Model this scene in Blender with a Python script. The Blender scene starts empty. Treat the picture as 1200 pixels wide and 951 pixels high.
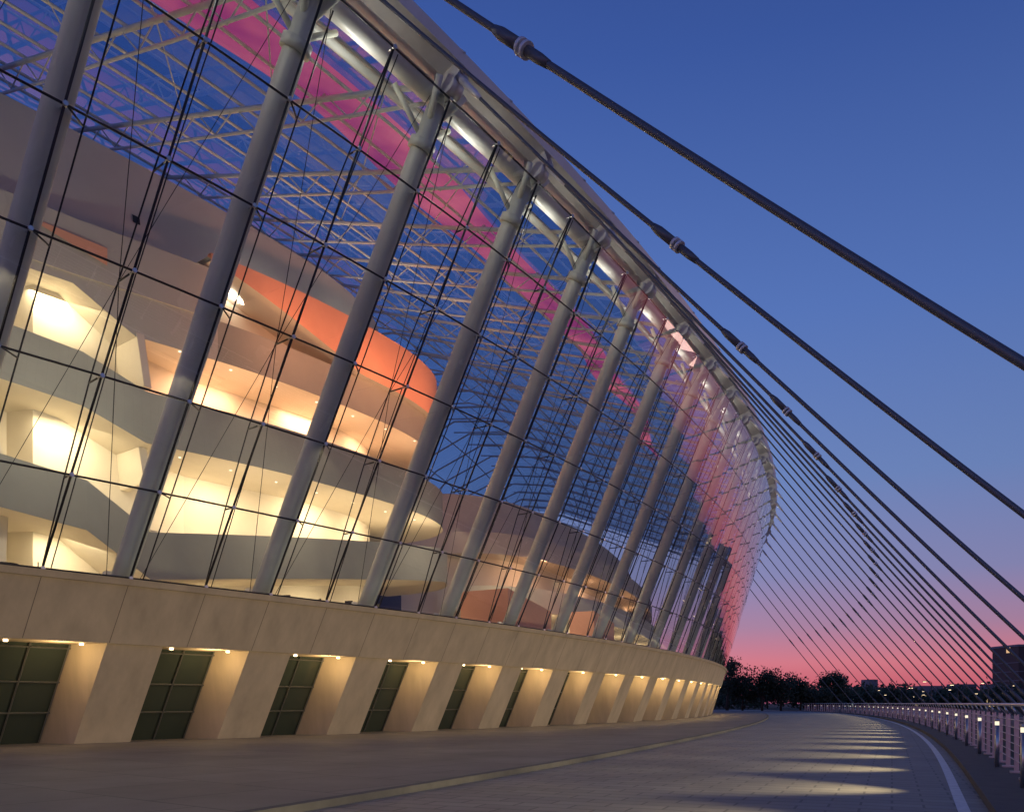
import bpy, math, random
from mathutils import Vector, Matrix
random.seed(7)
R=math.radians
scene=bpy.context.scene
col=scene.collection

# ------------------------------------------------------------ materials
def mat(name):
    m=bpy.data.materials.new(name); m.use_nodes=True
    return m, m.node_tree.nodes, m.node_tree.links, m.node_tree.nodes["Principled BSDF"]
def nosample(m):
    try: m.cycles.emission_sampling='NONE'
    except Exception: pass
    return m
def plain(name,c,rough=.6,metal=0,noise=0.0,scale=3.0,bump=0.0,bscale=40,streak=False):
    m,n,l,p=mat(name)
    p.inputs["Base Color"].default_value=(*c,1); p.inputs["Roughness"].default_value=rough
    p.inputs["Metallic"].default_value=metal
    if noise>0:
        tc=n.new("ShaderNodeTexCoord"); t=n.new("ShaderNodeTexNoise"); t.inputs["Scale"].default_value=scale
        t.inputs["Detail"].default_value=6; t.inputs["Roughness"].default_value=.6
        if streak:
            mp=n.new("ShaderNodeMapping"); mp.inputs["Scale"].default_value=(1,1,.18); l.new(tc.outputs["Object"],mp.inputs[0]); l.new(mp.outputs[0],t.inputs["Vector"])
        else: l.new(tc.outputs["Object"],t.inputs["Vector"])
        r=n.new("ShaderNodeValToRGB"); r.color_ramp.elements[0].position=.3; r.color_ramp.elements[1].position=.7
        r.color_ramp.elements[0].color=(*[x*(1-noise) for x in c],1); r.color_ramp.elements[1].color=(*[min(1,x*(1+noise)) for x in c],1)
        l.new(t.outputs["Fac"],r.inputs["Fac"]); l.new(r.outputs["Color"],p.inputs["Base Color"])
    if bump>0:
        tc=n.new("ShaderNodeTexCoord"); t=n.new("ShaderNodeTexNoise"); t.inputs["Scale"].default_value=bscale
        l.new(tc.outputs["Object"],t.inputs["Vector"])
        b=n.new("ShaderNodeBump"); b.inputs["Strength"].default_value=bump; b.inputs["Distance"].default_value=.02
        l.new(t.outputs["Fac"],b.inputs["Height"]); l.new(b.outputs["Normal"],p.inputs["Normal"])
    return m
def glassmat(name,tint,power=4.0,mn=.05,mx=.95,rough=0.0):
    m=bpy.data.materials.new(name); m.use_nodes=True
    n=m.node_tree.nodes; l=m.node_tree.links; n.clear()
    out=n.new("ShaderNodeOutputMaterial"); mix=n.new("ShaderNodeMixShader")
    tr=n.new("ShaderNodeBsdfTransparent"); tr.inputs[0].default_value=(*tint,1)
    gl=n.new("ShaderNodeBsdfGlossy"); gl.inputs["Roughness"].default_value=rough; gl.inputs["Color"].default_value=(.95,.97,1,1)
    lw=n.new("ShaderNodeLayerWeight"); lw.inputs["Blend"].default_value=.5
    pw=n.new("ShaderNodeMath"); pw.operation='POWER'; pw.inputs[1].default_value=power
    ml=n.new("ShaderNodeMath"); ml.operation='MULTIPLY_ADD'; ml.inputs[1].default_value=mx-mn; ml.inputs[2].default_value=mn
    l.new(lw.outputs["Facing"],pw.inputs[0]); l.new(pw.outputs[0],ml.inputs[0]); l.new(ml.outputs[0],mix.inputs[0])
    l.new(tr.outputs[0],mix.inputs[1]); l.new(gl.outputs[0],mix.inputs[2]); l.new(mix.outputs[0],out.inputs[0])
    return m
M_glass=glassmat("facade_glass",(.88,.93,.95),3.4,.10,.95)
M_roofglass=glassmat("roof_glass",(.52,.64,.78),4,.06,.9)
M_steelw=plain("white_painted_steel",(.66,.67,.64),.38,0,.08,1.5)
M_col=plain("column_paint",(.64,.67,.58),.45,0,.08,.8)
M_dark=plain("dark_steel",(.03,.032,.036),.4,.6)
M_cable=plain("cable_sheath",(.14,.145,.155),.45,.3)
M_ring=plain("ring_metal",(.8,.8,.8),.4,.2)
M_stone=plain("precast_concrete",(.48,.39,.27),.75,0,.16,1.1,.25,60,streak=True)
M_joint=plain("joint",(.16,.13,.1),.9)
M_plaster=plain("plaster",(.68,.62,.52),.8,0,.04,.6)
M_plastershade=plain("plaster_shade",(.36,.36,.31),.85,0,.05,.6)  # darker plaster copy: parapet shade put into the base colour
M_shell=plain("shell_plaster",(.52,.50,.44),.85,0,.05,.4)
M_orange=plain("orange_wall",(.85,.42,.27),.7,0,.05,.5)
M_floor=plain("lobby_floor",(.45,.38,.3),.3)
M_steel=plain("stainless",(.55,.55,.55),.3,.9)
M_fascia=plain("fascia_metal",(.66,.67,.66),.4,.2,.1,.8)
M_backd=plain("dark_back_wall",(.16,.16,.18),.8)
M_win=plain("plinth_window_glass",(.04,.05,.04),.08)
M_frame=plain("window_frame",(.12,.12,.11),.5,.3)
M_wall2=plain("anchor_concrete",(.3,.29,.27),.8,0,.1,2)
def emi(name,c,s):
    m=bpy.data.materials.new(name); m.use_nodes=True; n=m.node_tree.nodes; l=m.node_tree.links; n.clear()
    o=n.new("ShaderNodeOutputMaterial"); e=n.new("ShaderNodeEmission"); e.inputs[0].default_value=(*c,1); e.inputs[1].default_value=s
    l.new(e.outputs[0],o.inputs[0]); return nosample(m)
M_lampw=emi("lamp_warm",(1,.72,.4),9)
M_lampr=emi("rail_lamp_lens",(1,.85,.62),1.2)
M_cove=emi("downlight_lens",(1,.88,.62),2.2)
M_city=emi("city_light",(1,.75,.45),3)
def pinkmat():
    m=bpy.data.materials.new("pink_glow"); m.use_nodes=True; n=m.node_tree.nodes; l=m.node_tree.links; n.clear()  # emission colour stands in for the pink glow at the roof
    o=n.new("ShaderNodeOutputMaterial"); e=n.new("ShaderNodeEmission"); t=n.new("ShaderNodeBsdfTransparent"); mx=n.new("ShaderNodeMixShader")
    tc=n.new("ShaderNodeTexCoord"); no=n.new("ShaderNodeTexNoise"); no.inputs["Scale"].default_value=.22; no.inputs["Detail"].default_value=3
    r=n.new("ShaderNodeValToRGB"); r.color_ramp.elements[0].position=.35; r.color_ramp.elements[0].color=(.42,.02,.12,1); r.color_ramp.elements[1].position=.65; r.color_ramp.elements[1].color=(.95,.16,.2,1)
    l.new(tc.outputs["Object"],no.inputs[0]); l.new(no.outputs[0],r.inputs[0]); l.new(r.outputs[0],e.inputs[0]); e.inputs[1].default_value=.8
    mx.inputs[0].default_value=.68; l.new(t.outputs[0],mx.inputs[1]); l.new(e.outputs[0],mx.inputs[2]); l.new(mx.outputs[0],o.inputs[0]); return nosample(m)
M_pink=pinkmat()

# ------------------------------------------------------------ mesh builder
class MB:
    def __init__(s): s.v=[]; s.f=[]; s.m=[]; s.sm=[]
    def quad(s,a,b,c,d,mi=0,sm=False):
        i=len(s.v); s.v+= [tuple(a),tuple(b),tuple(c),tuple(d)]; s.f.append((i,i+1,i+2,i+3)); s.m.append(mi); s.sm.append(sm)
    def box8(s,p,mi=0):
        i=len(s.v); s.v+=[tuple(q) for q in p]
        for f in ((3,2,1,0),(4,5,6,7),(0,1,5,4),(1,2,6,5),(2,3,7,6),(3,0,4,7)):
            s.f.append(tuple(i+j for j in f)); s.m.append(mi); s.sm.append(False)
    def box(s,c,sx,sy,sz,mi=0,rot=0):
        cr,sr=math.cos(rot),math.sin(rot); P=[]
        for z in (-sz/2,sz/2):
            for x,y in ((-sx/2,-sy/2),(sx/2,-sy/2),(sx/2,sy/2),(-sx/2,sy/2)):
                P.append((c[0]+x*cr-y*sr,c[1]+x*sr+y*cr,c[2]+z))
        s.box8(P,mi)
    def tube(s,pts,r,n=8,mi=0,cap=True):
        pts=[Vector(p) for p in pts]; rr=r if isinstance(r,(list,tuple)) else [r]*len(pts)
        base=len(s.v); u=None
        for j,p in enumerate(pts):
            d=(pts[min(j+1,len(pts)-1)]-pts[max(j-1,0)])
            if d.length<1e-9: d=Vector((0,0,1))
            d.normalize()
            if u is None:
                a=Vector((0,0,1)) if abs(d.z)<.9 else Vector((1,0,0)); u=d.cross(a).normalized()
            else: u=(u-d*u.dot(d)).normalized()
            w=d.cross(u)
            for q in range(n):
                t=2*math.pi*q/n; s.v.append(tuple(p+(u*math.cos(t)+w*math.sin(t))*rr[j]))
        for j in range(len(pts)-1):
            for q in range(n):
                a=base+j*n+q; b=base+j*n+(q+1)%n
                s.f.append((a,b,b+n,a+n)); s.m.append(mi); s.sm.append(n>4)
        if cap:
            s.f.append(tuple(base+q for q in reversed(range(n)))); s.m.append(mi); s.sm.append(False)
            e=base+(len(pts)-1)*n; s.f.append(tuple(e+q for q in range(n))); s.m.append(mi); s.sm.append(False)
    def obj(s,name,mats,parent=None):
        me=bpy.data.meshes.new(name); me.from_pydata(s.v,[],s.f)
        for m in mats: me.materials.append(m)
        me.polygons.foreach_set("material_index",s.m); me.polygons.foreach_set("use_smooth",s.sm)
        me.update(); o=bpy.data.objects.new(name,me); col.objects.link(o)
        if parent: o.parent=parent
        return o
def empty(name,parent=None):
    o=bpy.data.objects.new(name,None); col.objects.link(o)
    if parent: o.parent=parent
    return o
def light(name,typ,loc,energy,color,parent=None,direction=None,**kw):
    d=bpy.data.lights.new(name,typ); d.energy=energy; d.color=color
    for k,v in kw.items(): setattr(d,k,v)
    o=bpy.data.objects.new(name,d); col.objects.link(o); o.location=loc
    if direction is not None: o.rotation_euler=Vector(direction).to_track_quat('-Z','Y').to_euler()
    if parent: o.parent=parent
    return o

# ------------------------------------------------------------ facade geometry
ZB=5.8; ZT=22.6; K0=-5; K1=23
def arc(p,h,dps,k,s=5.7):
    c=R(dps); h0=R(h); u=k-1
    return Vector((p[0]+s*(math.cos(h0-c*u)-math.cos(h0))/c, p[1]+s*(math.sin(h0)-math.sin(h0-c*u))/c,0))
def B(k): return arc((-13.8,30.0),39.5,1.6,k)
def T(k): return arc((-6.0,25.5),36.0,1.45,k)
def N(k):
    h=R(39.5-1.6*(k-1)); return Vector((-math.cos(h),math.sin(h),0))
def F(k,z,off=0):
    t=(z-ZB)/(ZT-ZB); p=B(k)*(1-t)+T(k)*t+N(k)*off; p.z=z; return p
def P(k,off,z):
    p=B(k)+N(k)*off; p.z=z; return p
def TR(k,inn,z):
    p=T(k)+N(k)*inn; p.z=z; return p
def krange(a,b,step):
    n=max(1,int(round((b-a)/step))); return [a+(b-a)*i/n for i in range(n+1)]

hall=empty("concert_hall_building")

# glass wall
gw=MB(); ROWS=6; zs=[ZB+.12+(ZT-.1-ZB)*i/ROWS for i in range(ROWS+1)]; GO=-.75
ks=krange(K0,K1,.5)
for i in range(len(ks)-1):
    for j in range(ROWS):
        jn=random.uniform(-.014,.014); jm=random.uniform(-.014,.014)
        a=F(ks[i]+.003,zs[j]+.02,GO+jn); b=F(ks[i+1]-.003,zs[j]+.02,GO-jn); c=F(ks[i+1]-.003,zs[j+1]-.02,GO-jm); d=F(ks[i]+.003,zs[j+1]-.02,GO+jm)
        gw.quad(a,b,c,d)
gw.obj("glass_wall",[M_glass],hall)

# mullions, cable trusses
mm=MB()
for i,k in enumerate(ks):
    mm.tube([F(k,z,GO+.06) for z in (ZB,(ZB+ZT)/2,ZT)],.042,6)
    half=(i%2==1)
    bow=[]
    for j in range(ROWS+1):
        t=j/ROWS; bow.append(F(k+(0 if half else .12),zs[j],GO+.1+(.95*math.sin(math.pi*t) if half else .45)))
    mm.tube(bow,.026,5)
    if half:
        mm.tube([F(k+.05,zs[j],GO+.15+.5*math.sin(math.pi*j/ROWS)) for j in range(ROWS+1)],.02,5)
    for j in range(1,ROWS):
        mm.tube([F(k,zs[j],GO),bow[j]],.03,5)
for j in range(ROWS+1):
    mm.tube([F(k,zs[j],GO+.05) for k in krange(K0,K1,.25)],.036,6)
for k in range(K0,K1):
    mm.tube([F(k+.1,zs[0],GO+.6),F(k+.5,zs[3],GO+1.0),F(k+.9,zs[6],GO+.5)],.012,4)
    mm.tube([F(k+.9,zs[0],GO+.6),F(k+.5,zs[3],GO+1.0),F(k+.1,zs[6],GO+.5)],.012,4)
mm.obj("mullion_and_rod_truss",[M_dark],hall)
nf=MB()
for k in ks:
    for j in range(ROWS+1):
        p=F(k,zs[j],GO-.03); q=F(k,zs[j],GO+.1)
        nf.tube([p,q],.07,8)
        nf.tube([q,F(k,zs[j]+.0,GO+.3)],.03,6)
nf.obj("glass_node_fittings",[M_steel],hall)

# main columns
cm=MB()
for k in range(K0,K1+1):
    cm.tube([F(k,ZB-.05),F(k,ZB+1),F(k,(ZB+ZT)/2),F(k,ZT-1.6),F(k,ZT+.1)],[.34,.36,.40,.36,.30],20)
    cm.tube([F(k,ZB),F(k,ZB+.18)],.62,20)
    cm.tube([F(k,ZT-1.3),F(k,ZT-1.0)],.47,16)
    for s in (-.12,.12):
        cm.tube([F(k,ZT-.7),F(k+s,ZT+.45,-.55)],.13,8)
        cm.tube([F(k,ZT-1.0),F(k+s*2.2,ZT+.3,.8)],.10,8)
cm.obj("columns",[M_col],hall)

# roof edge
re=MB()
kk=krange(K0,K1,.25)
re.tube([TR(k,.15,ZT+.55) for k in kk],.36,14)
re.tube([TR(k,1.5,ZT+.75) for k in kk],.16,8)
prof=[(-.55,.75),(-1.25,1.0),(-1.35,1.35),(-.9,1.75),(.2,2.0),(1.6,2.2),(1.6,2.05),(.2,1.2),(-.55,.75)]
for i in range(len(kk)-1):
    for j in range(len(prof)-1):
        a,b=prof[j],prof[j+1]
        re.quad(TR(kk[i],a[0],ZT+a[1]),TR(kk[i+1],a[0],ZT+a[1]),TR(kk[i+1],b[0],ZT+b[1]),TR(kk[i],b[0],ZT+b[1]),1)
for k in krange(K0,K1,.5):
    re.tube([TR(k,-1.4,ZT+1.3),TR(k,-.92,ZT+1.79),TR(k,.2,ZT+2.03)],.03,4,mi=1)
for k in range(K0,K1+1):
    re.tube([TR(k-.05,-.75,ZT+.4),TR(k+.05,-.75,ZT+.4)],.34,14)
    re.tube([TR(k-.02,.1,ZT+.5),TR(k-.01,-1.1,ZT+.75)],.12,8)
    for s in (-.045,.045):
        a=TR(k+s,-.2,ZT+.1);b=TR(k+s,-1.35,ZT+.55);c2=TR(k+s,-1.15,ZT+1.05);d=TR(k+s,-.2,ZT+1.2)
        re.quad(a,b,c2,d)
re.obj("roof_edge_beam",[M_steelw,M_fascia],hall)

# glass roof & trusses
RPTS=[(0,24.1),(28,33.6),(34,34.2),(40,31.5),(46,26),(52,18)]
def RZ(inn):
    for (a,za),(b,zb) in zip(RPTS,RPTS[1:]):
        if inn<=b: return za+(zb-za)*(inn-a)/(b-a)
    return RPTS[-1][1]
rg=MB(); INN=[1.6,6,10.5,15,19.5,24,28,34,40,46,52]
for i in range(len(kk)-1):
    for j in range(len(INN)-1):
        rg.quad(TR(kk[i],INN[j],RZ(INN[j])),TR(kk[i],INN[j+1],RZ(INN[j+1])),TR(kk[i+1],INN[j+1],RZ(INN[j+1])),TR(kk[i+1],INN[j],RZ(INN[j])))
rg.obj("glass_roof",[M_roofglass],hall)
rt=MB()
for k in range(K0,K1+1):
    rt.tube([TR(k,.2,ZT+.9)]+[TR(k,a,RZ(a)-.35) for a in (28,34,40,46,52)],.11,8)
    rt.tube([TR(k,.2,ZT+.3),TR(k,8,RZ(8)-1.5),TR(k,18,RZ(18)-1.6),TR(k,28,RZ(28)-1.6),TR(k,34,RZ(34)-1.6)],.07,6)
    for q in range(1,10):
        a=q*3.0
        rt.tube([TR(k,a,RZ(a)-.4),TR(k,a+1.5,RZ(a+1.5)-1.5)],.035,5)
        rt.tube([TR(k,a+3,RZ(a+3)-.4),TR(k,a+1.5,RZ(a+1.5)-1.5)],.035,5)
q=2.4
while q<52:
    rt.tube([TR(k,q,RZ(q)-.3) for k in kk],.07,6); q+=2.3 if q<26 else 4.2
for k in range(K0,K1):
    rt.tube([TR(k,2.4,RZ(2.4)-.3),TR(k+1,9.3,RZ(9.3)-.3),TR(k+2,16.2,RZ(16.2)-.3)],.03,5)
rt.obj("roof_truss",[M_steelw],hall)
pk=MB()  # emissive band added to imitate the pink glow below the roof
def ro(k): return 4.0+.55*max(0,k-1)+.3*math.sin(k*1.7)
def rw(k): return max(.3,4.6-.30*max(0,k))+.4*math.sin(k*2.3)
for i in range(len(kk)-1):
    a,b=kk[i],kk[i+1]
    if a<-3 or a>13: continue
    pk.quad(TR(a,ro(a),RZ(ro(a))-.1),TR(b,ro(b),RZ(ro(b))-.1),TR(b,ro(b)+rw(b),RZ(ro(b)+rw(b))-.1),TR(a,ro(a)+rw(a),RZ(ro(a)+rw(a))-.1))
pk.obj("pink_glow_band",[M_pink],hall)

# ------------------------------------------------------------ plinth
pl=MB()
def pf(k,z,off): return F(k,z,off-.95)
ZS=3.7
kq=krange(K0,K1,.25)
for i in range(len(kq)-1):
    a,b=kq[i],kq[i+1]
    pl.quad(pf(a,ZS,0),pf(b,ZS,0),pf(b,ZB,0),pf(a,ZB,0))
    pl.quad(pf(a,ZB,0),pf(b,ZB,0),pf(b,ZB,3),pf(a,ZB,3))
    pl.quad(pf(a,ZS,0),pf(a,ZS,2.6),pf(b,ZS,2.6),pf(b,ZS,0))
    pl.quad(pf(a,ZB-.16,-.10),pf(b,ZB-.16,-.10),pf(b,ZB+.05,-.10),pf(a,ZB+.05,-.10))
    pl.quad(pf(a,ZB+.05,-.10),pf(b,ZB+.05,-.10),pf(b,ZB+.05,.3),pf(a,ZB+.05,.3))
    pl.quad(pf(a,ZB-.16,-.10),pf(a,ZB-.16,.02),pf(b,ZB-.16,.02),pf(b,ZB-.16,-.10))
SP=.10; RC=1.65
for k in range(K0,K1):
    a0,a1=k-.02,k+.34
    for i in range(2):
        u=a0+(a1-a0)*i/2; w=a0+(a1-a0)*(i+1)/2
        pl.quad(pf(u,0,.12),pf(w,0,.12),pf(w,ZS,.12),pf(u,ZS,.12))
    pl.quad(pf(a1,0,.12),pf(a1,0,2.6),pf(a1,ZS,2.6),pf(a1,ZS,.12))
    n=k+1-.02
    pl.quad(pf(n,0,.12),pf(n-SP,0,RC),pf(n-SP,ZS,RC),pf(n,ZS,.12))
    pl.quad(pf(a1,0,RC+.01),pf(n-SP,0,RC+.01),pf(n-SP,ZS,RC+.01),pf(a1,ZS,RC+.01),1)
    for z in (.1,1.25,2.35,3.55):
        pl.tube([pf(a1,z,RC-.06),pf(n-SP,z,RC-.06)],.032,4,mi=2)
    for u in (a1+.03,(a1+n-SP)/2+.03,n-SP-.01):
        pl.tube([pf(u,0,RC-.06),pf(u,ZS,RC-.06)],.035,4,mi=2)
    for u in (k-.02,k+.49):
        pl.quad(pf(u,ZS+.02,-.004),pf(u+.004,ZS+.02,-.004),pf(u+.004,ZB-.17,-.004),pf(u,ZB-.17,-.004),3)
    for u in (k+.44,k+.86):
        c=pf(u,ZS-.01,.55); pl.tube([c,c+Vector((0,0,-.07))],.07,10,mi=4)
pl.obj("plinth",[M_stone,M_win,M_frame,M_joint,M_lampw],hall)
for k in range(-1,K1-4):
    light("soffit_downlight",'POINT',pf(k+.74,ZS-.45,.2),random.uniform(66,88),(1,.70,.34),hall,shadow_soft_size=.1)

# ------------------------------------------------------------ interior
def smooth(path,n=8):
    out=[]
    m=len(path)
    for i in range(m-1):
        p0=path[max(i-1,0)];p1=path[i];p2=path[i+1];p3=path[min(i+2,m-1)]
        for j in range(n):
            t=j/n
            out.append(tuple(.5*((2*p1[c])+(-p0[c]+p2[c])*t+(2*p0[c]-5*p1[c]+4*p2[c]-p3[c])*t*t+(-p0[c]+3*p1[c]-3*p2[c]+p3[c])*t**3) for c in range(2)))
    out.append(path[-1]); return out
inn=MB()
for i in range(len(kq)-1):
    a,b=kq[i],kq[i+1]
    inn.quad(P(a,-.4,ZB+.056),P(b,-.4,ZB+.056),P(b,42,ZB+.056),P(a,42,ZB+.056),3)
    inn.quad(P(a,42,ZB),P(b,42,ZB),P(b,42,19),P(a,42,19),4)
left=[(-4.5,6.5),(-2.5,8.5),(-1.2,6.2),(.2,9.0),(1.5,8.6)]
main=left+smooth([(2.0,8.2),(3.2,7.4),(4.6,7.3),(5.6,7.9),(6.3,9.5),(6.7,12.5),(6.8,17)],12)
def band(path,zlo,zhi,do,wob,mi=0,mi2=None,back=17,mb=inn,ksw=1.9,lo=None):
    if mi2 is None: mi2=mi
    if lo is None: lo=lambda k:0
    for i in range(len(path)-1):
        (ka,oa),(kb,ob)=path[i],path[i+1]
        oa+=do;ob+=do
        wa,wb=wob(ka),wob(kb)
        n=3 if kb-ka>1 else 1
        M=mi if ka<ksw else mi2
        for q in range(n):
            t0=q/n;t1=(q+1)/n
            k1_,k2_=ka+(kb-ka)*t0,ka+(kb-ka)*t1; o1,o2=oa+(ob-oa)*t0,oa+(ob-oa)*t1; w1,w2=wa+(wb-wa)*t0,wa+(wb-wa)*t1
            l1,l2=zlo+lo(k1_),zlo+lo(k2_)
            mb.quad(P(k1_,o1,l1+w1),P(k2_,o2,l2+w2),P(k2_,o2,zhi+w2),P(k1_,o1,zhi+w1),M,True)
            mb.quad(P(k1_,o1+.3,l1+w1+.3),P(k1_,o1+.3,zhi+w1),P(k2_,o2+.3,zhi+w2),P(k2_,o2+.3,l2+w2+.3),M)
            mb.quad(P(k1_,o1,zhi+w1),P(k2_,o2,zhi+w2),P(k2_,o2+.3,zhi+w2),P(k1_,o1+.3,zhi+w1),M)
            e1=max(back,o1);e2=max(back,o2)
            mb.quad(P(k1_,o1,l1+w1),P(k1_,e1,l1+w1),P(k2_,e2,l2+w2),P(k2_,o2,l2+w2),0)
            mb.quad(P(k1_,o1+.3,l1+w1+.3),P(k2_,o2+.3,l2+w2+.3),P(k2_,e2,l2+w2+.3),P(k1_,e1,l1+w1+.3),0)
def wob1(k): return .6*math.sin(k*2.1+.7)-.2 if k<1.9 else min(0,-2.5+.62*(k-2))
band(main,9.8,12.0,0,wob1,1,1)  # parapet faces use the plaster with shade painted in
band(main,13.7,16.1,.4,lambda k: 1.5-.6*math.sin(k*2.1-.8) if k<1.6 else 0,1,1)
band(main,18.9,20.95,1.35,lambda k:1.6 if k<1.7 else 0,5,1,ksw=2.7)
band([p for p in main if p[0]>2.6],23.7,24.0,.9,lambda k:0,2,2,lo=lambda k:-min(2.75,max(.1,(k-2.6)*1.5)),back=13)
band([p for p in main if p[0]<=2.8],20.9,23.4,1.25,lambda k:0,5,5,back=13)
def pth(k):
    for (a,oa),(b,ob) in zip(main,main[1:]):
        if a<=k<=b: return oa+(ob-oa)*(k-a)/(b-a)
inn.quad(P(1.15,pth(1.15)+1.2,22.6),P(1.75,pth(1.75)+1.15,21.7),P(1.75,pth(1.75)+1.15,22.5),P(1.15,pth(1.15)+1.2,22.68),2)
core=[(-4.5,13.5),(-1,13.5),(1.2,13),(1.3,11.5),(2.2,11.5)]+smooth([(2.8,12.5),(4.6,12),(5.5,13.2),(5.9,15),(6.0,18)])
for i in range(len(core)-1):
    (ka,oa),(kb,ob)=core[i],core[i+1]
    inn.quad(P(ka,oa,ZB),P(kb,ob,ZB),P(kb,ob,21.5),P(ka,oa,21.5),0,True if ka>2.9 else False)
for k,o in ((-2.2,8.8),(-.6,8.0),(.9,9.3),(2.05,8.6)):
    for (z0,z1) in ((ZB,9.9),(12.0,15.0),(16.6,20.2 if k<1.5 else 19.1)):
        if random.random()<.85:
            s=random.uniform(-.12,.12)
            inn.box8([P(k,o+.7,z0),P(k+.07,o+.7,z0),P(k+.07,13.4,z0),P(k,13.4,z0),P(k+s,o+.9,z1),P(k+s+.07,o+.9,z1),P(k+s+.07,13.4,z1),P(k+s,13.4,z1)],0)
up=smooth([(-4.5,10.2),(-1,10.2),(2,10.2),(4.2,10.6),(5.4,11.8),(6.2,14),(6.5,18)])
def upo(k):
    for i in range(len(up)-1):
        if up[i][0]<=k<=up[i+1][0]:
            t=(k-up[i][0])/(up[i+1][0]-up[i][0]); return up[i][1]*(1-t)+up[i+1][1]*t
for i in range(len(up)-1):
    (ka,oa),(kb,ob)=up[i],up[i+1]
    inn.quad(P(ka,oa,21.6),P(kb,ob,21.6),P(kb,ob+1.3,28.4),P(ka,oa+1.3,28.4),5,True)
def w_(k,z): return P(k,upo(k)+1.3*(z-21.6)/6.8-.04,z)
for k in (.6,2.1,3.5):
    inn.quad(w_(k,25.0),w_(k+.07,25.0),w_(k+.07,25.4),w_(k,25.4),6)
far=smooth([(8.2,17),(8.4,13),(9.2,10),(11,8.6),(14,8),(18,8),(22,8)])
band(far,9.4,11.4,0,lambda k:0,1,0)
band(far,14.2,16,1.2,lambda k:0,1,0)
for i in range(len(far)-1):
    (ka,oa),(kb,ob)=far[i],far[i+1]
    inn.quad(P(ka,oa+4,ZB),P(kb,ob+4,ZB),P(kb,ob+4,19.5),P(ka,oa+4,19.5),0,True)
inn.box8([P(6.2,4.2,ZB),P(7.3,4.2,ZB),P(7.3,8,ZB),P(6.2,8,ZB),P(6.2,4.2,9.2),P(7.3,4.2,8.2),P(7.3,8,8.2),P(6.2,8,9.2)],2)
inn.box8([P(9.0,4.8,ZB),P(9.9,4.8,ZB),P(9.9,7,ZB),P(9.0,7,ZB),P(9.0,4.8,9.2),P(9.9,4.8,8.6),P(9.9,7,8.6),P(9.0,7,9.2)],2)
for k in krange(2.4,5.6,.5):
    for z in (18.88,13.68):
        c=P(k,9.4,z); inn.tube([c,c+Vector((0,0,-.03))],.07,8,mi=7)
for k in (-1.7,-1.2,-.2,.3,.6):
    c=P(k,10.4,20.45); inn.tube([c,c+Vector((0,0,-.03))],.07,8,mi=7)
inn.obj("lobby_interior",[M_plaster,M_plastershade,M_orange,M_floor,M_backd,M_shell,M_dark,M_cove],hall)

CW=(1,.79,.47); CO=(1,.53,.29)
def dl(k,off,z,e,c,sx=3,sy=2,d=(0,0,-1)):
    light("gallery_light",'AREA',P(k,off,z),e,c,hall,d,shape='RECTANGLE',size=sx,size_y=sy)
for k in (-1.3,.1,1.5,3.0,4.2,5.3):
    n_=N(k)*.35
    if k<2: dl(k,9.9,8.8,260,CW,d=n_+Vector((0,0,-1)))
    else: dl(k,9.6,6.9+.62*(k-2),150,CW,d=n_+Vector((0,0,-1)))
    dl(k,10.1,13.3 if k>1.6 else 14.2,290,CW if k<2 else (1,.75,.45),d=n_+Vector((0,0,-1)))
    dl(k,10.8,18.5 if k>1.6 else 20.0,290 if k<2 else 340,CW if k<2 else CO,d=n_+Vector((0,0,-1)))
for k in (3.0,4.4,5.6):
    light("soffit_wash",'AREA',P(k,8.6 if k<5 else 9.2,16.5),70,(1,.50,.26),hall,N(k)*.7+Vector((0,0,1)),shape='RECTANGLE',size=4,size_y=.4)
    light("soffit_wash",'AREA',P(k,8.2 if k<5 else 8.8,12.2 if k>5 else 10.9),60,(1,.72,.42),hall,N(k)*.7+Vector((0,0,1)),shape='RECTANGLE',size=4,size_y=.4)
for k in (3.4,4.6,5.7):
    light("orange_wash",'AREA',P(k,4.6,20.4),230,(1,.38,.18),hall,N(k)*1+Vector((0,0,.45)),shape='RECTANGLE',size=3,size_y=.4)
for k in (3.2,5.3):
    light("gallery_fill",'AREA',P(k,3.4,11.6),130,(1,.78,.54),hall,N(k)*1+Vector((0,0,.15)),shape='RECTANGLE',size=3,size_y=.4)  # fill lamps added to brighten the gallery parapets
for k in (-.8,1.2):
    light("gallery_fill",'AREA',P(k,3.0,13.5),240,(1,.88,.66),hall,N(k)*1+Vector((0,0,.5)),shape='RECTANGLE',size=3,size_y=.4)  # more added fill, for the left parapets and wall
for k in (3.3,5.0):
    light("upper_wall_fill",'AREA',P(k,9.85 if k<5 else 10.2,22.9),190,(1,.86,.68),hall,N(k)*.3+Vector((0,0,1)),shape='RECTANGLE',size=4,size_y=.3)  # hidden area lamps added to brighten the upper wall
for k in (9.5,12,14.5,17):
    dl(k,9.2,9.0,380,CW,d=N(k)*.5+Vector((0,0,-1)))
    dl(k,9.8,13.8,260,CO,d=N(k)*.5+Vector((0,0,-1)))
dl(7.8,8,13,560,CW)
for k in range(-1,16,1):
    light("column_fill",'SPOT',P(k+.27,.3,ZB+.3),600,(1,.95,.78),hall,(F(k+.1,16,0)-P(k+.27,.3,ZB)),spot_size=R(30),spot_blend=.9,shadow_soft_size=.15)  # spots added to lift the brightness of the columns
    light("column_head_light",'POINT',F(k+.4,ZT-.5,.4),70,(1,.93,.8),hall,shadow_soft_size=.15)

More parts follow.
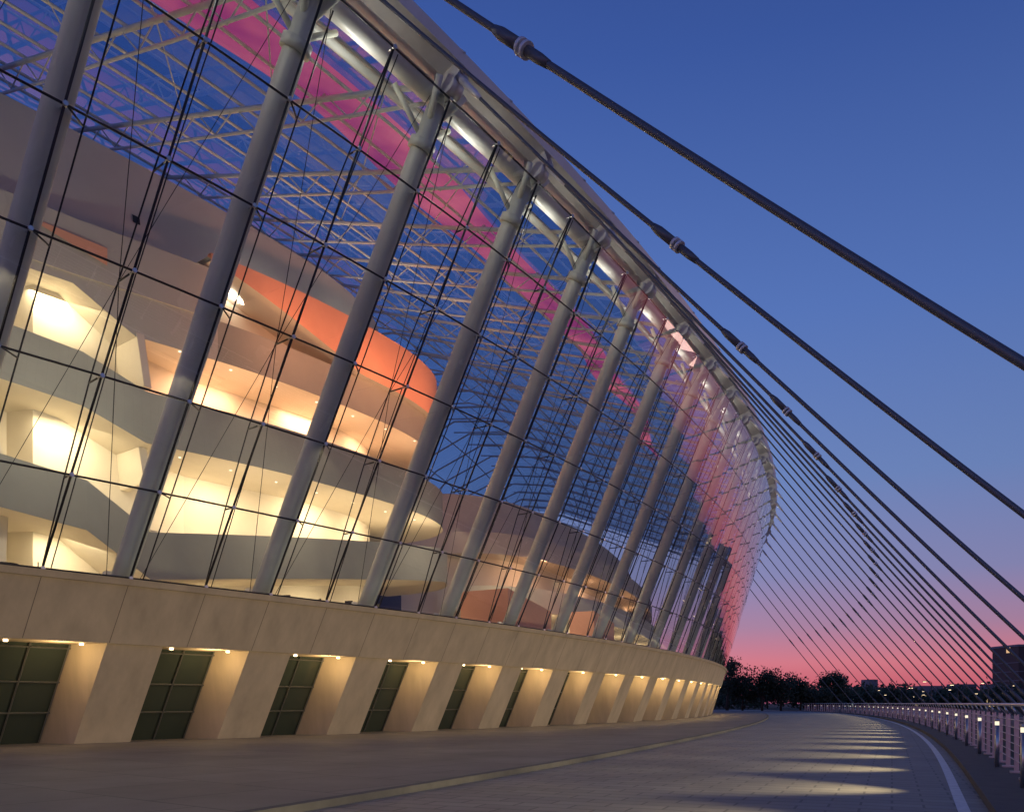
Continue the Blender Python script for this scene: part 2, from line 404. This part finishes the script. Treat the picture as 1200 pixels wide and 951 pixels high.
# cafe tables near the glass
tb=MB()
for k,o in ((-.9,4.5),(-.4,3.4),(.2,5.2),(.6,4.0),(3.0,4.5),(3.6,3.8)):
    c=P(k,o,ZB+.06)
    tb.tube([c,c+Vector((0,0,.03))],.28,12); tb.tube([c,c+Vector((0,0,.75))],.04,8); tb.tube([c+Vector((0,0,.74)),c+Vector((0,0,.78))],.45,20)
    for a in (0.5,2.6,4.4):
        q=c+Vector((math.cos(a)*.85,math.sin(a)*.85,0))
        tb.box((q.x,q.y,q.z+.45),.42,.42,.04,rot=a)
        tb.box((q.x+.2*math.cos(a),q.y+.2*math.sin(a),q.z+.68),.04,.42,.42,rot=a)
        for dx in (-.17,.17):
            for dy in (-.17,.17):
                tb.tube([q+Vector((dx,dy,0)),q+Vector((dx,dy,.45))],.015,4)
tb.obj("cafe_tables_and_chairs",[M_dark],hall)

# ------------------------------------------------------------ stay cables
SK=[23.9,22.5,21.0,20.1,19.4,18.9,18.7]
def cable(k):
    a=TR(k,-.9,ZT+.85)
    s=SK[k] if k<len(SK) else 18.6
    h=R(36-1.45*(k-1)); out=Vector((math.cos(h),-math.sin(h),0))
    b=T(k)+out*s; b.z=.7
    m=MB(); n=20; SG=.38
    def at(t):
        p=a.lerp(b,t); p.z-=SG*4*t*(1-t); return p
    m.tube([at(i/n) for i in range(n+1)],.058,10)
    L=(b-a).length; tc=.485 if k==0 else .505; e=1/L
    m.tube([at(tc-.75*e),at(tc-.55*e),at(tc-.05*e)],[.07,.10,.10],12)
    m.tube([at(tc+.05*e),at(tc+.5*e),at(tc+.75*e)],[.085,.085,.065],12)
    for q in (-.02,.11):
        m.tube([at(tc+q*e),at(tc+(q+.07)*e)],.135,14,mi=1)
    m.tube([at(0),at(1.3*e),at(1.7*e)],[.13,.12,.07],10,mi=1)
    m.tube([at(1-2.2*e),at(1-1.8*e),at(1)],[.07,.12,.13],10)
    ang=math.atan2(out.y,out.x)
    m.box((b.x,b.y,.33),1.3,.8,.7,mi=2,rot=ang)
    m.obj("stay_cable",[M_cable,M_ring,M_wall2])
for k in range(0,K1+1): cable(k)

# ------------------------------------------------------------ ground, road
def heading(s): return R(25.5-.085*max(0,s)-(0 if s<110 else .12*(s-110)))
_cache={}
def RC0(s):
    i=int(math.floor(s)); 
    if i not in _cache:
        p=Vector((10.0,16.7,0)); j=0
        if i>=0:
            while j<i: h=heading(j+.5); p=p+Vector((math.sin(h),math.cos(h),0)); j+=1
        else:
            h=heading(-1); p=p+Vector((math.sin(h),math.cos(h),0))*i
        _cache[i]=p
    h=heading(s); return _cache[i]+Vector((math.sin(h),math.cos(h),0))*(s-i)
def RAIL(s,off,z=0):
    h=heading(s); p=RC0(s)+Vector((-math.cos(h),math.sin(h),0))*off; p.z=z; return p
SS=[-60+2*i for i in range(0,131)]
def Ko(s): return 10.0+.028*max(0,s)
def strip(name,f0,f1,z,m,edge=None):
    b=MB()
    for i in range(len(SS)-1):
        u,v=SS[i],SS[i+1]
        b.quad(RAIL(u,f1(u),z),RAIL(u,f0(u),z),RAIL(v,f0(v),z),RAIL(v,f1(v),z))
        if edge:
            r0,z1=edge
            b.quad(RAIL(u,r0(u),z1),RAIL(u,r0(u),z),RAIL(v,r0(v),z),RAIL(v,r0(v),z1))
    return b.obj(name,[m])
def paving(name,c,bw,rh,rough,mort,ang=24,dark=.3,var=.68):
    m,n,l,p=mat(name)
    tc=n.new("ShaderNodeTexCoord"); mp=n.new("ShaderNodeMapping"); mp.inputs["Rotation"].default_value=(0,0,R(ang))
    br=n.new("ShaderNodeTexBrick"); br.inputs["Scale"].default_value=1; br.inputs["Mortar Size"].default_value=mort
    br.inputs["Color1"].default_value=(*c,1); br.inputs["Color2"].default_value=(*[x*var for x in c],1); br.inputs["Mortar"].default_value=(*[x*dark for x in c],1)
    br.inputs["Brick Width"].default_value=bw; br.inputs["Row Height"].default_value=rh
    no=n.new("ShaderNodeTexNoise"); no.inputs["Scale"].default_value=.35; no.inputs["Detail"].default_value=8; no.inputs["Roughness"].default_value=.65
    l.new(tc.outputs["Object"],mp.inputs[0]); l.new(mp.outputs[0],br.inputs[0]); l.new(tc.outputs["Object"],no.inputs[0])
    mx=n.new("ShaderNodeMix"); mx.data_type='RGBA'; mx.blend_type='MULTIPLY'; mx.inputs[0].default_value=.7
    rp=n.new("ShaderNodeValToRGB"); rp.color_ramp.elements[0].position=.3; rp.color_ramp.elements[0].color=(.5,.5,.5,1); rp.color_ramp.elements[1].position=.7
    l.new(no.outputs[0],rp.inputs[0]); l.new(br.outputs[0],mx.inputs[6]); l.new(rp.outputs[0],mx.inputs[7]); l.new(mx.outputs[2],p.inputs["Base Color"])
    b=n.new("ShaderNodeBump"); b.inputs["Strength"].default_value=.35; b.inputs["Distance"].default_value=.01
    n2=n.new("ShaderNodeTexNoise"); n2.inputs["Scale"].default_value=25; l.new(tc.outputs["Object"],n2.inputs[0])
    ad=n.new("ShaderNodeMath"); ad.operation='MULTIPLY_ADD'; ad.inputs[1].default_value=-1; l.new(br.outputs["Fac"],ad.inputs[0]); l.new(n2.outputs[0],ad.inputs[2])
    l.new(ad.outputs[0],b.inputs["Height"]); l.new(b.outputs[0],p.inputs["Normal"])
    p.inputs["Roughness"].default_value=rough
    return m
M_road=paving("road_pavers",(.32,.295,.245),.9,.45,.6,.02,dark=.45,var=.82)
M_walk=paving("walk_concrete",(.25,.225,.185),2.4,2.4,.7,.02,36,dark=.5,var=.88)
M_grass=plain("ground_grass",(.035,.045,.025),.95,0,.3,.2,.5,4)
M_kerb=plain("kerb",(.10,.095,.085),.85,0,.15,3)
M_line=plain("white_paint",(.75,.75,.73),.6,0,.15,5)
g=MB(); g.quad((-3000,-3000,0),(3000,-3000,0),(3000,3000,0),(-3000,3000,0)); g.obj("ground",[M_grass])
strip("road",lambda s:.9,Ko,.010,M_road)
strip("road_marking",lambda s:1.15,lambda s:1.32,.014,M_line)
strip("pavement",lambda s:Ko(s)+.2,lambda s:60,.13,M_walk)
strip("kerb",Ko,lambda s:Ko(s)+.2,.132,M_kerb,edge=(Ko,.0))
strip("rail_kerb",lambda s:-.5,lambda s:.9,.15,M_kerb,edge=(lambda s:.9,.0))

# ------------------------------------------------------------ railing
rl=MB(); rail_root=empty("railing")
s=-24.0; i=0; posts=[]
while s<165:
    p=RAIL(s,0,.15); h=heading(s); u=Vector((math.cos(h),-math.sin(h),0)); rot=math.atan2(u.y,u.x)
    lit=(i%3==0)
    rl.box((p.x,p.y,.15+.02),.24,.16,.04,rot=rot)
    rl.box((p.x,p.y,.15+.62),.09,.025,1.2,rot=rot)
    rl.tube([p+Vector((0,0,1.2)),p+Vector((0,0,1.40))-u*.08],.022,8)
    if lit:
        q=p-u*.22; rl.tube([q-Vector((0,0,.0)),q+Vector((0,0,.95))],.05,12)
        rl.tube([q+Vector((0,0,.95)),q+Vector((0,0,1.04))],.045,12,mi=1)
        rl.tube([q+Vector((0,0,1.04)),q+Vector((0,0,1.09))],.06,12)
    posts.append((s,p,u,lit)); s+=1.8; i+=1
for z,r in ((1.57,.035),(1.25,.010),(1.08,.010),(.91,.010),(.74,.010),(.57,.010),(.40,.010)):
    rl.tube([RAIL(-24+q*1.5,.08 if z>1.4 else 0,z) for q in range(0,126)],r,8)
rl.obj("posts_and_rails",[M_steel,M_lampr],rail_root)
for (s_,p,u,lit) in posts:
    if lit and s_<125:
        light("railing_lamp",'SPOT',p+Vector((0,0,1.0))-u*.3,1700 if s_<40 else 1500,(1,.83,.50),rail_root,-u+Vector((0,0,-.06)),spot_size=R(62),spot_blend=.7,shadow_soft_size=.05)

# ------------------------------------------------------------ trees
M_leaf=plain("foliage",(.035,.05,.022),.8,0,.4,1.2)
M_bark=plain("bark",(.05,.04,.03),.9)
def tree(mb,x,y,h,w,n=900,rnd=random,ls=1.0):
    mb.tube([(x,y,0),(x+.1,y,h*.25),(x+rnd.uniform(-.3,.3),y,h*.55)],[.03*h,.022*h,.01*h],6,mi=1)
    cl=[]
    for q in range(11):
        a=rnd.uniform(0,6.28); rr=w*.5*rnd.uniform(.15,.8); cz=h*rnd.uniform(.35,.85)
        c=Vector((x+rr*math.cos(a),y+rr*math.sin(a),cz)); cl.append((c,w*rnd.uniform(.16,.28)))
        mb.tube([(x,y,h*.3),c],[.012*h,.004*h],4,mi=1,cap=False)
    for q in range(n):
        c,r=rnd.choice(cl); d=Vector((rnd.gauss(0,1),rnd.gauss(0,1),rnd.gauss(0,.8))).normalized()*r*rnd.uniform(.2,1.15)
        p=c+d; s=rnd.uniform(.16,.38)*ls
        a=Vector((rnd.gauss(0,1),rnd.gauss(0,1),rnd.gauss(0,1))).normalized()*s; b=a.orthogonal().normalized()*s*.7
        mb.quad(p-a,p-b,p+a,p+b)
def px(x,Y): return (x-600)/1000*Y
for (xp,Y,h,w) in ((852,180,11.5,9),(870,188,8.2,9),(893,180,9.0,10),(915,182,8.6,10),(938,185,7.5,9),(968,200,9.0,8),(984,198,9.5,7),(955,190,5.0,8)):
    m=MB(); tree(m,px(xp,Y),Y,h,w,2000); m.obj("tree",[M_leaf,M_bark])
m=MB()
for q in range(80):
    xp=random.uniform(780,1400); Y=random.uniform(230,330); tree(m,px(xp,Y),Y,random.uniform(4.5,7),random.uniform(10,15),330,ls=2.2)
for q in range(70):
    a=random.uniform(-60,40); d=random.uniform(190,280); tree(m,d*math.cos(R(a)),d*math.sin(R(a)),random.uniform(6,10),random.uniform(11,16),200,ls=2.5)
m.obj("distant_tree_line",[M_leaf,M_bark])

# ------------------------------------------------------------ distant buildings
def bmat(name,base,lit,sc,thr,es=.8):
    m,n,l,p=mat(name)
    tc=n.new("ShaderNodeTexCoord"); 
    br=n.new("ShaderNodeTexBrick"); br.offset=0; br.inputs["Scale"].default_value=1; br.inputs["Brick Width"].default_value=sc; br.inputs["Row Height"].default_value=3.4; br.inputs["Mortar Size"].default_value=.5
    br.inputs["Color1"].default_value=(0,0,0,1); br.inputs["Color2"].default_value=(1,1,1,1); br.inputs["Mortar"].default_value=(0,0,0,1)
    sx=n.new("ShaderNodeSeparateXYZ"); cx=n.new("ShaderNodeCombineXYZ"); ad=n.new("ShaderNodeMath"); ad.operation='ADD'
    l.new(tc.outputs["Object"],sx.inputs[0]); l.new(sx.outputs[0],ad.inputs[0]); l.new(sx.outputs[1],ad.inputs[1]); l.new(ad.outputs[0],cx.inputs[0]); l.new(sx.outputs[2],cx.inputs[1])
    l.new(cx.outputs[0],br.inputs[0])
    gt=n.new("ShaderNodeMath"); gt.operation='GREATER_THAN'; gt.inputs[1].default_value=thr; l.new(br.outputs[0],gt.inputs[0])
    ml=n.new("ShaderNodeMath"); ml.operation='MULTIPLY'; ml.inputs[1].default_value=es; l.new(gt.outputs[0],ml.inputs[0])
    l.new(ml.outputs[0],p.inputs["Emission Strength"]); p.inputs["Emission Color"].default_value=(*lit,1)
    p.inputs["Base Color"].default_value=(*base,1); p.inputs["Roughness"].default_value=.6
    return nosample(m)
M_b1=bmat("office_wall",(.06,.055,.06),(1,.7,.35),2.6,.78)
M_b3=bmat("pavilion_wall",(.07,.09,.09),(.7,.85,.7),2.0,.6,.22)
M_b2=bmat("brick_tower_wall",(.05,.035,.035),(1,.6,.3),3.2,.97)
def building(name,x,y,w,d,h,mt,rot=0,z0=0):
    m=MB(); m.box((0,0,h/2),w,d,h)
    m.box((0,0,h+.4),w+.6,d+.6,.8,mi=1); m.box((w*.2,0,h+2),w*.3,d*.4,2.4,mi=1)
    for q in range(1,int(h/3.4)): m.box((0,0,q*3.4),w+.25,d+.25,.3,mi=1)
    o=m.obj(name,[mt,M_backd]); o.location=(x,y,z0); o.rotation_euler=(0,0,rot); return o
building("brick_tower",px(1205,330),330,19,15,23,M_b2,.1)
building("glass_pavilion",px(1012,260),260,10,10,5.6,M_b3,.2)
for (xp,Y,w,h) in ((1070,300,26,4.5),(1110,340,30,6),(1150,300,24,5),(1240,360,50,9),(1300,420,60,14)):
    building("office_building",px(xp,Y),Y,w,14,h,M_b1,random.uniform(-.1,.1))
for q in range(14):
    a=-50+q*6+random.uniform(-1,1); d=random.uniform(300,420)
    building("city_building",d*math.cos(R(a)),d*math.sin(R(a)),random.uniform(18,40),18,random.uniform(7,15),M_b1,R(a))
def street_lamp(x,y,h):
    m=MB(); m.tube([(0,0,0),(0,0,h)],[.1,.06],8); m.tube([(0,0,h),(.5,0,h+.25),(1.2,0,h+.25)],.04,6); m.box((1.4,0,h+.2),.6,.25,.12); m.box((1.4,0,h+.11),.5,.22,.06,mi=1)
    o=m.obj("street_lamp",[M_dark,M_city]); o.location=(x,y,0); o.rotation_euler=(0,0,random.uniform(0,6))
for q in range(18):
    xp=random.uniform(1020,1230); Y=random.uniform(120,260); street_lamp(px(xp,Y),Y,random.uniform(3,5.5))

# ------------------------------------------------------------ world
w=bpy.data.worlds.new("World"); scene.world=w; w.use_nodes=True
n=w.node_tree.nodes; l=w.node_tree.links; bg=n["Background"]
tc=n.new("ShaderNodeTexCoord"); sx=n.new("ShaderNodeSeparateXYZ"); rp=n.new("ShaderNodeValToRGB")
l.new(tc.outputs["Generated"],sx.inputs[0]); l.new(sx.outputs[2],rp.inputs[0]); l.new(rp.outputs[0],bg.inputs[0])
def lin(r,g,b): 
    f=lambda c:(c/255/12.92 if c/255<=.04045 else ((c/255+.055)/1.055)**2.4)
    return (f(r),f(g),f(b),1)
stops=[(0,(150,80,110)),(.015,(198,94,108)),(.045,(208,120,134)),(.085,(166,128,158)),(.14,(132,132,176)),(.24,(106,130,184)),(.40,(84,114,180)),(.60,(56,84,152)),(.8,(34,52,110)),(1,(22,36,84))]
cr=rp.color_ramp
cr.elements[0].position=0; cr.elements[0].color=lin(*stops[0][1]); cr.elements[1].position=1; cr.elements[1].color=lin(*stops[-1][1])
for pz,c in stops[1:-1]:
    e=cr.elements.new(pz); e.color=lin(*c)
ma=n.new("ShaderNodeMath"); ma.operation='MULTIPLY_ADD'; ma.inputs[1].default_value=-.36; ma.inputs[2].default_value=1.15
l.new(sx.outputs[0],ma.inputs[0]); l.new(ma.outputs[0],bg.inputs[1])
light("sun",'SUN',(0,0,50),.08,(1,.6,.5),None,(-.8,-.5,-.12),angle=R(10))

# ------------------------------------------------------------ camera
cd=bpy.data.cameras.new("camera"); cam=bpy.data.objects.new("camera",cd); col.objects.link(cam)
cam.location=(0,0,1.6); cam.rotation_euler=(R(90),0,0)
cd.sensor_width=36; cd.lens=30; cd.shift_y=.29; cd.clip_end=6000
scene.camera=cam
scene.view_settings.view_transform='Standard'; scene.view_settings.look='None'; scene.view_settings.exposure=0
